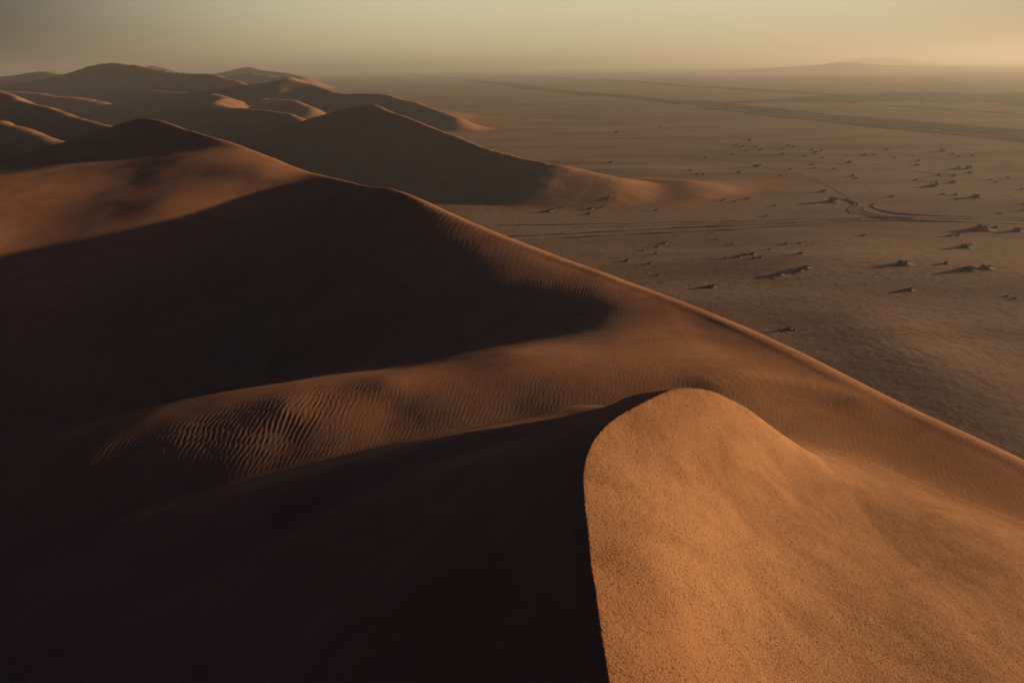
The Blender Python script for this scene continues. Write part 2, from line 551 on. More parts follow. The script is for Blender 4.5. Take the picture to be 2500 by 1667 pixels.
def ripples(x, y, z):
    # crests bend with the slope
    xx = x + 0.55 * (z - 25); yy = y
    r = np.hypot(x, y)
    # strong long ripples on the camera side of the low arm
    d = np.full(x.shape, 1e9)
    ap = polyline(arm, 2.0)
    for p in ap:
        d = np.minimum(d, np.hypot(x - p[0], (y - p[1] + 1.8)))
    arm_m = np.exp(-(d / 3.2) ** 4)
    fore = fore_z(x, y) > GI(x, y) - 0.05
    fore = fore & (y < 40)
    a1 = np.where(fore, 0.0, 0.017 * arm_m * (0.15 + 0.85 * np.clip((-9 - x) / 12, 0, 1)))
    # ripple field on the bowl floor behind the arm
    c = P(1150, 830, -28); c2 = P(1450, 760, -25)
    fl_m = np.exp(-(((x - c[0]) * 0.8 + 0) / 13) ** 2 - ((y - c[1]) / 6) ** 2)
    a1 = a1 + 0.012 * fl_m * (~fore)
    a2 = np.where(fore, 0.0, 0.0036 * np.exp(-(r / 95) ** 2))
    a3 = 0.011 * np.clip((r - 70) / 50, 0, 1)
    # drawn-out ripples where the dark flank of the foreground dune meets its crest
    h = a1 * tile_at(T1, 102.4, xx, yy) + a2 * tile_at(T2, 61.44, xx, yy) + a3 * tile_at(T3, 204.8, xx, yy)
    edge = np.where(fore, 1.0, 0.0) * np.exp(-(np.minimum(np.abs(GFR(x, y) - GFL(x, y)), 50) / 2.2) ** 2)
    lee = (GFL(x, y) < GFR(x, y)) & fore
    h = h + np.where(lee, 0.010 * edge, 0) * tile_at(T2.T, 61.44, x, y)
    return h

rd = np.concatenate([np.arange(1.0, 8.0, 0.5), radial(8.0, 300, 0.06, 0.0024)])
ad = azimuths(46, 0.085, 3.0)
A2, R2 = np.meshgrid(ad, rd)
# let one column of the mesh follow the knife crest exactly, so its edge stays clean
fa = np.radians(np.linspace(3, 26, 470))
FA, FRr = np.meshgrid(fa, rd)
gap0 = (GFR(FRr * np.sin(FA), FRr * np.cos(FA)) + crest_wander(FRr * np.sin(FA), FRr * np.cos(FA))) - GFL(FRr * np.sin(FA), FRr * np.cos(FA))
sgn = gap0 > 0                              # left of the crest the sunny face lies above the lee face
first = np.argmax(~sgn, axis=1)
i1 = np.clip(first, 1, len(fa) - 1); rows_ = np.arange(len(rd))
g0, g1 = gap0[rows_, i1 - 1], gap0[rows_, i1]
ac = fa[i1 - 1] + (fa[i1] - fa[i1 - 1]) * np.clip(g0 / (g0 - g1 + 1e-12), 0, 1)
a0 = ad[np.argmin(np.abs(ad - R(11)))]
i_in, i_out = int(np.argmax(rd > 10.0)), int(np.argmax(rd > 31.0))
ac[:i_in] = ac[i_in]
ac[i_out:] = a0 + (ac[i_out] - a0) * np.exp(-((rd[i_out:] - rd[i_out]) / 12.0) ** 2)
dA = np.angle(np.exp(1j * (A2 - a0)))
A2 = A2 + (ac[:, None] - a0) * np.exp(-(dA / R(17)) ** 2)
XD, YD = R2 * np.sin(A2), R2 * np.cos(A2)
ZD = dune_z(XD, YD)
PZ = plain_z(XD, YD)
hd = ZD - PZ
hd = 0.5 * (hd + np.sqrt(hd * hd + 0.8 ** 2)) - 0.08
keep = hd > -0.04
keepd = (ZD - PZ) > -6.0
ZD = PZ + hd
ZD = ZD + 0.12 * vnoise(XD, YD, 14, 71, 3) * np.clip(hd / 4, 0, 1) * np.clip((R2 - 28) / 30, 0, 1)
gap = GO(XD, YD) - GI(XD, YD)
rim_m = np.clip((XD + 6) / 10, 0, 1) * np.clip((100 - R2) / 20, 0, 1) * np.clip(YD / 10, 0, 1)
ZD = ZD + 0.085 * rim_m / (1 + np.exp(np.clip((gap - 1.1 - 0.25 * vnoise(XD, YD, 9, 33, 2)) / 0.16, -40, 40)))
lip = polyline([P(1740, 945, -23.0), P(1850, 935, -23.2), P(1980, 948, -23.4), P(2080, 972, -23.6)], 0.7)
dl = np.full(XD.shape, 1e9)
for p in lip: dl = np.minimum(dl, np.hypot(XD - p[0], YD - p[1]))
ZD = ZD + 0.22 * np.exp(-(dl / 2.0) ** 2) * (fore_z(XD, YD) < GI(XD, YD))
ZD = ZD + ripples(XD, YD, ZD) * np.clip(hd / 3, 0, 1)
# soft fold running down the shaded flank of the foreground dune
fold = polyline([P(1230, 1085, -17.3), P(1000, 1165, -18.9), P(700, 1300, -20.5), P(400, 1440, -21.9)], 0.25)
df = np.full(XD.shape, 1e9)
near_ = (R2 < 60) & (YD > 5)
for p in fold: df[near_] = np.minimum(df[near_], np.hypot(XD[near_] - p[0], YD[near_] - p[1]))
ZD = ZD - 0.30 * np.exp(-(df / 1.5) ** 2)
lit_pits = np.where((GFR(XD, YD) < GFL(XD, YD) + 0.4) & (R2 < 60) & (fore_z(XD, YD) > GI(XD, YD) - 0.4), 1.0, 0.45) * np.exp(-(R2 / 70) ** 2)
dune = mesh_from_grid("sand_dune", XD, YD, ZD, keep & keepd, SAND, {'pits': lit_pits}, wrap=True)
structure(dune, "large orange sand dune with a knife-edge crest, filling the foreground")

# ------------------------------------------------------------------ far dunes
def ridge_height(x, y, line, sf, sb, rnd, front):
    """cone envelope below a crest line; slope sf towards 'front', sb away from it"""
    o = np.full(x.shape, -1e9)
    for p in line:
        dx, dy = x - p[0], y - p[1]
        d = np.sqrt(dx * dx + dy * dy + 1e-6)
        c = (dx * front[0] + dy * front[1]) / d
        s = sf * (0.5 + 0.5 * c) + sb * (0.5 - 0.5 * c)
        o = np.maximum(o, p[2] - s * (np.sqrt(d * d + rnd * rnd) - rnd))
    return o

def far_dune(name, label, ridges, step, noise_h=0.5, foot=1.5, margin=120, seed=1):
    lines = []
    for pts, sf, sb, rnd in ridges:
        lines.append((polyline(pts, step * 2.5), sf, sb, rnd))
    al = np.vstack([l[0] for l in lines])
    x0, x1 = al[:, 0].min() - margin, al[:, 0].max() + margin
    y0, y1 = al[:, 1].min() - margin, al[:, 1].max() + margin
    gx, gy = np.meshgrid(np.arange(x0, x1, step), np.arange(y0, y1, step))
    nx = vnoise(gx, gy, step * 22, seed, 3); ny = vnoise(gx, gy, step * 22, seed + 5, 3)
    wx, wy = gx + nx * step * 2.0, gy + ny * step * 2.0
    z = None
    for l, sf, sb, rnd in lines:
        h = ridge_height(wx, wy, l, sf, sb, rnd, (-0.55, -0.83))
        z = h if z is None else smax(z, h, 0.8)
    pz = plain_z(gx, gy)
    h = z - pz
    h = 0.5 * (h + np.sqrt(h * h + foot * foot)) - 0.13 * foot
    k = h > -0.05 * foot - 0.02
    h = h + noise_h * vnoise(gx, gy, step * 12, seed + 9, 3) * np.clip(h / (4 * foot), 0, 1)
    o = mesh_from_grid(name, gx, gy, pz + h, k, FARSAND)
    structure(o, label)
    return o

D = lambda l: [tuple(PD(*q)) for q in l]
CONE_DUNE = far_dune("sand_dune", "dark conical sand dune behind the large dune, its tail running onto the plain",
         [(D([(600, 346, 440), (700, 309, 435), (800, 277, 430), (870, 259, 427), (915, 256, 425)]), 0.40, 0.60, 0.8),
          (D([(870, 259, 445), (915, 256, 425), (960, 275, 405), (1060, 313, 374), (1200, 364, 336), (1330, 398, 310), (1390, 413, 300)]), 0.36, 0.65, 0.8),
          (D([(1360, 407, 305), (1420, 420, 300), (1480, 432, 297), (1520, 438, 300)]), 0.26, 0.35, 9.0),
          (D([(1575, 437, 318), (1620, 438.5, 312), (1660, 441, 309), (1700, 446, 312), (1780, 448.5, 323), (1900, 452, 334)]), 0.13, 0.25, 8.0)],
         1.1, 0.18, 1.0, 95, 11)
far_dune("sand_dune", "long low dune ridge with sunlit hollows, midway to the horizon",
         [(D([(300, 268, 1010), (360, 251, 990), (460, 226, 955), (560, 209, 915), (640, 200, 885), (705, 191, 860)]), 0.42, 0.55, 2.0),
          (D([(705, 191, 860), (760, 206, 830), (810, 222, 790), (860, 228, 760), (930, 229, 735), (1000, 243, 690), (1060, 262, 650), (1110, 285, 620)]), 0.38, 0.5, 2.5),
          (D([(520, 228, 800), (545, 236, 780), (525, 250, 740), (560, 264, 700)]), 0.35, 0.40, 3.0),
          (D([(640, 240, 780), (715, 243, 760), (735, 251, 730), (760, 262, 690)]), 0.35, 0.45, 3.0),
          (D([(1080, 270, 715), (1180, 283, 715), (1300, 290, 720)]), 0.25, 0.3, 6.0)],
         3.0, 1.2, 2.5, 160, 21)
far_dune("sand_dune", "rounded dark dune in front of the low ridge, with one bright sunlit tip",
         [(D([(340, 280, 770), (420, 272, 700), (480, 266, 655), (560, 262, 610), (650, 268, 570), (710, 280, 535), (745, 296, 515), (800, 325, 480)]), 0.38, 0.55, 2.0)],
         1.8, 0.6, 1.5, 110, 31)
far_dune("sand_dune", "broad hazy dune with the highest summit on the left horizon",
         [(D([(-200, 222, 2150), (-60, 208, 1950), (40, 199, 1800), (100, 194, 1690), (180, 175, 1570), (230, 158, 1500), (262, 152, 1460), (320, 157, 1400), (400, 171, 1320), (460, 176, 1270), (525, 178, 1210), (560, 190, 1130), (590, 207, 1050)]), 0.44, 0.6, 2.0),
          (D([(-100, 214, 1450), (40, 222, 1260), (180, 236, 1080), (300, 258, 930), (350, 270, 870)]), 0.32, 0.8, 2.0),
          (D([(120, 206, 1480), (300, 215, 1230), (450, 226, 1030)]), 0.34, 0.45, 12.0)],
         5.0, 2.0, 4.0, 330, 41)
far_dune("sand_dune", "dark dune slope with a thin bright rim at the left edge",
         [(D([(-160, 190, 680), (-60, 208, 680), (0, 222, 650), (40, 238, 620), (90, 255, 540), (150, 272, 470), (250, 302, 410), (350, 335, 360)]), 0.42, 0.6, 2.0),
          (D([(-160, 285, 580), (-60, 295, 510), (0, 293, 470), (40, 306, 430), (120, 332, 390), (220, 362, 340)]), 0.36, 0.6, 2.0)],
         2.0, 0.8, 1.8, 140, 51)
far_dune("sand_dune", "faint chain of hazy dunes on the left horizon, beyond the high summit",
         [(D([(-100, 190, 2300), (0, 186, 2250), (60, 180, 2200), (95, 174, 2150), (150, 180, 2050), (230, 186, 1950)]), 0.3, 0.4, 10.0),
          (D([(320, 176, 2500), (355, 165, 2450), (378, 161, 2400), (400, 165, 2350), (440, 178, 2250)]), 0.35, 0.4, 10.0)],
         9.0, 3.0, 5.0, 330, 61)
far_dune("sand_dune", "low hazy dune group with a pale sunlit peak, behind the long ridge",
         [(D([(520, 182, 2500), (560, 172, 2480), (600, 163, 2450), (640, 170, 2350), (690, 176, 2250), (740, 186, 2100)]), 0.3, 0.45, 9.0),
          (D([(540, 195, 1900), (600, 178, 1850), (640, 182, 1800), (680, 186, 1720), (715, 192, 1650)]), 0.3, 0.5, 7.0),
          (D([(660, 194, 1650), (690, 184, 1620), (705, 190, 1580)]), 0.4, 0.6, 5.0)],
         8.0, 2.5, 4.0, 330, 71)

plain_keep = np.ones(X.shape, bool)
ZP = plain_z(X, Y) + rough_z(X, Y)
# leave out what lies deep under the big dune
ZDp = dune_z(X, Y)
inside = (X > -200) & (X < 110) & (Y > -40) & (Y < 240)
plain_keep &= ~(inside & (ZDp > ZP + 3.0))
tail = P(1700, 450, -CAM_H)
sand_att = np.exp(-((X - tail[0]) / 60) ** 2 - ((Y - tail[1]) / 14) ** 2) * 0.9
ground = mesh_from_grid("ground", X, Y, ZP, plain_keep, PLAIN, {'sand': sand_att}, wrap=True)
structure(ground, "wide tan gravel plain reaching the horizon")

# ------------------------------------------------------------------ far hills
def ground_point(u, v):
    z = -CAM_H
    for _ in range(4):
        p = P(u, v, z)
        z = float(plain_z(np.array([p[0]]), np.array([p[1]]))[0]) - CAM_H
    return np.array([p[0], p[1], z + CAM_H])

def hill(name, label, profile, dist, depth, seed):
    """profile: (u, v) silhouette points; a real ridge of that outline with depth and rough flanks"""
    pr = [PD(u, v, dist) for u, v in profile]
    az_ = [math.atan2(p[0], p[1]) for p in pr]; zz_ = [p[2] for p in pr]
    a0, a1 = az_[0], az_[-1]
    n, m = 90, 40
    T, S = np.meshgrid(np.linspace(a0, a1, n), np.linspace(-1, 1, m))
    Zt = np.interp(T, az_, zz_)
    rr_ = dist + S * depth * (1 + 0.25 * np.sin(T * 60))
    gx, gy = rr_ * np.sin(T), rr_ * np.cos(T)
    f = np.clip(1 - np.abs(S) ** 1.3, 0, 1)
    nz = vnoise(gx, gy, depth * 0.35, seed, 4)
    z = plain_z(gx, gy) - 2.0 + (Zt + 2.0) * f * (1 + 0.22 * nz * (1 - f))
    o = mesh_from_grid(name, gx, gy, z, np.ones(gx.shape, bool), HILLM)
    structure(o, label)
    return o
hill("hill", "low dark hill with a flat stepped top on the right horizon",
     [(1640, 178), (1750, 173), (1850, 167.5), (1930, 163), (1985, 159.5), (2015, 157), (2035, 153.5), (2046, 151.5), (2070, 152.5), (2085, 152), (2100, 154.5), (2115, 156.5), (2160, 159), (2230, 161), (2330, 163), (2440, 165), (2600, 168)], 5200, 620, 81)
hill("mountains", "faint pair of distant hills fading into the dust behind the low hill",
     [(1990, 158), (2040, 151.5), (2070, 147), (2095, 142.5), (2110, 141), (2122, 142), (2140, 144.5), (2150, 142.5), (2165, 141), (2185, 143), (2215, 146.5), (2260, 151), (2310, 157)], 9200, 900, 83)

# ------------------------------------------------------------------ dark gravel strips and wheel tracks on the plain
def strip(name, label, top, bottom, lift=0.14, n=160, m=6):
    def along(pl, k):
        pl = np.array([ground_point(u, v)[:2] for u, v in pl])
        # even steps in bearing keep the edges where the outline puts them
        a_ = np.arctan2(pl[:, 0], pl[:, 1])
        t = np.linspace(0, 1, k)
        aa_ = a_[0] + (a_[-1] - a_[0]) * t
        r_ = np.interp(aa_, a_, np.hypot(pl[:, 0], pl[:, 1]))
        return np.stack([r_ * np.sin(aa_), r_ * np.cos(aa_)], -1)
    a_, b_ = along(top, n), along(bottom, n)
    jag = vnoise(a_[:, 0], a_[:, 1], 55, 91, 4, 0.7)[:, None] * 0.30
    t = np.linspace(0, 1, m)[None, :, None]
    g = (a_ + (a_ - b_) * jag)[:, None] * (1 - t) + (b_ - (a_ - b_) * jag[::-1])[:, None] * t
    gx, gy = g[..., 0], g[..., 1]
    o = mesh_from_grid(name, gx, gy, plain_z(gx, gy) + lift, np.ones(gx.shape, bool), ROADM)
    structure(o, label)
strip("gravel_road", "broad dark gravel strip running across the plain from the far left to the right edge",
      [(901, 174.5), (1082, 188), (1198, 199.5), (1335, 216), (1469, 229), (1650, 244), (1740, 248.5), (1867, 262), (2048, 282), (2265, 299), (2560, 324)],
      [(901, 177.5), (1017, 187.5), (1162, 203), (1270, 218), (1378, 229.5), (1541, 242.5), (1650, 254), (1758, 264), (1903, 281), (2120, 303), (2337, 324), (2560, 344)])
strip("gravel_road", "narrow dark gravel verge below the broad strip",
      [(1700, 261), (1758, 266), (1903, 283.5), (2120, 305.5), (2337, 326.5), (2560, 347)],
      [(1700, 263.5), (1758, 269), (1903, 288), (2120, 311), (2337, 332), (2560, 356)])
strip("gravel_road", "dark wedge of gravel meeting the broad strip, widest at the right edge",
      [(1770, 250), (1850, 245), (1920, 240.5), (2065, 229.5), (2160, 226.5), (2370, 225.5), (2560, 228)],
      [(1770, 252), (1850, 251), (2010, 250), (2264, 251), (2400, 253.5), (2560, 258)])
strip("gravel_road", "thin far gravel strip joining the dark wedge",
      [(1140, 184), (1340, 189), (1480, 194), (1650, 208), (1830, 217), (1940, 223), (2050, 231)],
      [(1140, 185.5), (1340, 191.5), (1480, 198), (1650, 212), (1830, 222), (1940, 228), (2050, 236)], 0.25)
strip("gravel_road", "faint streak of dark gravel between the wedge and the broad strip",
      [(2170, 257), (2300, 266), (2500, 278), (2560, 281)], [(2170, 259), (2300, 268.5), (2500, 281), (2560, 284)])

def wheel_track(label, pix, width, height, lift=0.0):
    pl = polyline([ground_point(u, v) for u, v in pix], 1.5)
    t = np.gradient(pl[:, :2], axis=0); t /= np.linalg.norm(t, axis=1)[:, None] + 1e-9
    nrm = np.stack([-t[:, 1], t[:, 0]], -1)
    k = np.array([-0.5, -0.28, -0.1, 0.1, 0.28, 0.5]); prof = np.array([-0.5, 0.45, 1.0, 0.9, 0.4, -0.5])
    wob = 1 + 0.5 * vnoise(pl[:, 0], pl[:, 1], 5.0, 77, 3)
    pl[:, :2] += nrm * (0.5 * vnoise(pl[:, 0], pl[:, 1], 14.0, 79, 2))[:, None]
    width *= 2.0; height *= 1.6
    gx = pl[:, 0:1] + nrm[:, 0:1] * k[None] * width * wob[:, None]
    gy = pl[:, 1:2] + nrm[:, 1:2] * k[None] * width * wob[:, None]
    z = plain_z(gx, gy) + prof[None] * height * (0.75 + 1.3 * vnoise(gx, gy, 7.0, 78, 3)) + lift
    o = mesh_from_grid("wheel_track", gx, gy, z, np.ones(gx.shape, bool), RUTM)
    structure(o, label)
wheel_track("upper straight wheel track crossing the plain below the cone-shaped dune", [(1215, 550), (1300, 549), (1500, 546.5), (1700, 542), (1850, 539), (1980, 534), (2120, 531)], 0.8, 0.10)
wheel_track("middle wheel track, darkest of the parallel tracks", [(1250, 577), (1305, 575), (1500, 565), (1690, 555), (1800, 550), (1900, 546), (1985, 541), (2100, 536)], 1.1, 0.16)
wheel_track("lowest wheel track of the parallel tracks, running on to the right edge", [(1290, 586), (1325, 583.5), (1500, 574.5), (1700, 565.5), (1862, 556), (1980, 547.5), (2100, 540.5), (2177, 538.5), (2321, 541.5), (2560, 549)], 1.1, 0.16)
wheel_track("faint wheel track between the straight tracks", [(1400, 556), (1550, 552), (1700, 547.5), (1800, 545), (1900, 541)], 0.6, 0.08)
wheel_track("wheel track with a hooked bend, uppermost of the tracks at the right edge", [(2142, 497), (2131, 503), (2137, 508.5), (2151, 513), (2195, 521), (2270, 526.5), (2400, 530), (2560, 534)], 1.1, 0.16)
wheel_track("second wheel track of the bend, below the hooked one", [(2096, 508), (2100, 513), (2117, 523), (2158, 530), (2270, 533), (2400, 535.5), (2560, 539.5)], 1.2, 0.16)
wheel_track("left curling wheel track where the tracks bend away", [(2062, 486), (2088, 497), (2073, 508.5), (2080, 519), (2100, 524), (2150, 533), (2230, 536)], 0.9, 0.14)
wheel_track("short inner wheel track beside the left curling one", [(2068, 488), (2097, 499), (2084, 509), (2092, 518.5), (2125, 527), (2180, 534)], 0.9, 0.12)
wheel_track("short inner wheel track between the two bends", [(2107, 505), (2112, 515), (2140, 524), (2200, 530), (2320, 533.5)], 0.8, 0.12)
wheel_track("faint wheel track running down to the right over the far plain", [(1690, 387), (1819, 397), (1899, 416), (1990, 440), (2050, 470), (2085, 494)], 1.1, 0.045)
wheel_track("faint diagonal wheel track above the far scrub", [(1820, 372), (1900, 385), (2010, 399), (2170, 412), (2330, 427)], 1.0, 0.045)
wheel_track("long faint wheel track sloping to the right edge", [(2170, 371), (2270, 387), (2370, 395), (2520, 402)], 1.1, 0.045)
wheel_track("long faint wheel track below the far right scrub", [(2175, 411), (2280, 424), (2370, 430), (2520, 436)], 1.0, 0.045)
wheel_track("thin pale wheel track running along the far side of the cone-shaped dune", [(1290, 299), (1400, 294), (1480, 290), (1520, 286)], 1.4, 0.14)

# ------------------------------------------------------------------ scrub on little sand mounds
def shrub_mesh(seed, n=330):
    """unit-wide dome of twigs and leaf clumps: uneven outline, gaps"""
    rng = random.Random(seed)
    v, f = [], []
    lobes = [(rng.uniform(-.28, .28), rng.uniform(-.2, .2), rng.uniform(.16, .30), rng.uniform(.16, .30)) for _ in range(5)]
    for i in range(n):
        lx, ly, lr, lh = rng.choice(lobes)
        a = rng.uniform(0, 2 * math.pi); e = rng.uniform(0, 1) ** 0.6 * math.pi / 2
        q = rng.uniform(0.45, 1.0)
        x = lx + lr * q * math.cos(a) * math.cos(e); y = ly + lr * 0.85 * q * math.sin(a) * math.cos(e); z = lh * q * math.sin(e)
        s_ = rng.uniform(0.022, 0.055)
        d = Vector((rng.gauss(0, 1), rng.gauss(0, 1), rng.gauss(0, 0.8) + .4)).normalized()
        w_ = d.orthogonal().normalized()
        c = Vector((x, y, z))
        b = len(v)
        v += [c - d * s_, c + w_ * s_ * .5, c + d * s_ * 1.3, c - w_ * s_ * .5]
        f.append((b, b + 1, b + 2, b + 3))
    for i in range(26):                                   # woody stems
        lx, ly, lr, lh = rng.choice(lobes)
        a = rng.uniform(0, 2 * math.pi)
        p0 = Vector((lx * .5, ly * .5, -0.05)); p1 = Vector((lx + lr * .9 * math.cos(a), ly + lr * .8 * math.sin(a), lh * rng.uniform(.5, 1.15)))
        w_ = (p1 - p0).orthogonal().normalized() * 0.008
        u_ = (p1 - p0).cross(w_).normalized() * 0.008
        b = len(v)
        v += [p0 + w_, p0 - w_ * .5 + u_, p0 - w_ * .5 - u_, p1]
        f += [(b, b + 1, b + 3), (b + 1, b + 2, b + 3), (b + 2, b, b + 3)]
    me = bpy.data.meshes.new("shrub")
    me.from_pydata(v, [], f); me.materials.append(SHRUBM)
    return me

def mound_mesh(seed):
    """unit-wide hummock with a tail drawn out down-sun"""
    n, m = 30, 22
    U, V = np.meshgrid(np.linspace(-1.0, 0.85, n), np.linspace(-0.62, 0.62, m))
    wd = 0.46 * np.where(U < 0, np.clip(1 + 0.75 * U, 0.05, 1), 1.0)
    h = np.exp(-(U / np.where(U < 0, 0.55, 0.36)) ** 2 - (V / wd) ** 2 * 1.6)
    h = 0.22 * h * (1 + 0.25 * vnoise(U + seed, V, 0.3, 100 + seed, 2)) - 0.012
    co = [tuple(c) for c in np.stack([U, V, h], -1).reshape(-1, 3)]
    f = []
    for j in range(m - 1):
        for i in range(n - 1):
            a = j * n + i
            f.append((a, a + 1, a + n + 1, a + n))
    me = bpy.data.meshes.new("sand_mound")
    me.from_pydata(co, [], f)
    for p_ in me.polygons: p_.use_smooth = True
    me.materials.append(MOUNDM)
    return me

SHRUBS = [shrub_mesh(i + 3) for i in range(6)]
SMALL = [shrub_mesh(i + 40, 90) for i in range(4)]
MOUNDS = [mound_mesh(i) for i in range(4)]
BIG_LABELS = {}
SCRUB = []
def zone(x0, y0, s_, rows):
    for zx, zy, w_ in rows:
        SCRUB.append((x0 + zx / s_, y0 + zy / s_, w_ / s_, (x0, zx, zy)))
ZS = 5.8725
zone(1700, 300, ZS, [(1955,1130,170),(985,1340,65),(730,1095,80),(545,1132,60),(380,1118,70),(305,1108,45),(860,632,120),(2195,577,85),(1555,490,75),
 (1805,510,65),(1925,516,45),(2065,527,40),(1235,460,85),(1225,383,55),(520,457,70),(130,505,55),(720,402,60),(545,380,40),(970,485,40),(1340,672,60),
 (1310,632,40),(1655,602,55),(1605,622,20),(1835,636,30),(1975,667,60),(620,716,90),(440,660,40),(495,590,25),(20,730,70),(100,742,80),(470,850,50),
 (585,836,35),(445,800,30),(1020,765,30),(1280,750,50),(1330,792,45),(1480,740,35),(1205,765,70),(2280,802,60),(2140,792,40),(2240,770,90),(2150,852,40),
 (2000,812,40),(1820,993,110),(1120,1196,60),(770,1156,50),(2180,1087,18),(575,325,80),(650,352,80),(850,350,60),(850,364,40),(980,382,50),(920,394,70),
 (330,265,40),(270,274,50),(85,247,40),(25,290,40),(100,330,35),(380,305,40),(760,235,60),(785,285,30),(800,303,50),(770,262,60),(1385,350,60),
 (1310,336,70),(1660,394,70),(1790,407,60),(1705,432,70),(2295,397,25),(490,205,60),(620,400,50),(1680,660,60),(740,305,40),(235,255,40),(880,248,50)])
zone(2100, 300, ZS, [(1660,1070,150),(1370,1035,70),(1190,1030,70),(1030,915,140),(1085,857,60),(795,825,70),(880,826,50),(945,780,45),(1125,762,80),
 (1340,768,80),(1400,740,50),(1570,724,70),(1325,866,90),(1950,857,60),(1860,823,60),(2315,957,60),(2000,1300,65),(130,980,50),(460,1058,70),(205,465,55),
 (35,475,80),(375,392,60),(412,378,30),(600,355,40),(385,527,50),(500,510,60),(840,548,70),(800,616,70),(725,648,30),(1540,662,110),(1400,657,80),
 (1180,410,100),(1330,457,60),(1400,497,70),(1620,475,60),(1755,255,50),(1632,258,25),(2280,327,25),(1940,408,40),(1085,440,40),(2340,1172,60),(2340,1222,50),(2330,1260,70),(2120,797,60)])
zone(2100, 520, ZS, [(620,735,190),(1220,730,90),(1800,800,150),(1540,812,190),(690,1110,130),(1500,495,150),(1740,240,230),(2245,262,130),(1405,252,45),(1400,322,70),(1290,332,80),(40,330,70),(2105,1195,60),(2210,1228,60),(1930,218,90)])
zone(1700, 540, ZS, [(285,262,60),(500,342,60),(1285,332,80),(1490,320,60),(1050,410,60),(800,478,110),(690,482,70),(420,538,70),(610,518,80),(820,533,60),(930,524,80),(1490,472,100),
 (1560,672,130),(1480,716,110),(1180,772,140),(210,940,140),(1335,1550,110),(1400,1562,60),(1660,346,50),(40,1010,40),(2140,630,40),(1590,354,40)])
zone(1300, 440, ZS, [(1885,908,90),(1790,960,80),(1590,1010,65),(1770,1054,70),(1350,1160,90),(1680,1202,80),(1800,1360,60),(1130,1130,40),(1775,435,65),(2080,422,50),(810,485,90),(830,412,80),
 (1010,384,60),(450,390,60),(285,424,60),(235,449,110),(180,392,40),(1310,344,50),(1720,359,50),(1160,268,50),(1110,242,60),(1080,272,70),(1060,292,40),(1120,307,50),(1020,349,50),(2275,964,30)])
zone(1300, 230, ZS, [(2255,1097,60),(1645,1108,22),(1175,1155,25),(890,995,20),(1120,985,80),(1210,556,80),(1160,452,25),(1285,472,20),(1385,684,35),(1455,645,50),(1490,634,20),(1390,662,40),
 (1475,569,40),(1555,555,30),(1910,598,50),(1940,590,30),(1840,472,60),(2245,702,30),(1120,772,40),(565,174,25),(645,177,20),(260,193,18),(790,217,18),(1340,417,30),(1380,390,25),(1220,414,20),(1440,432,20)])
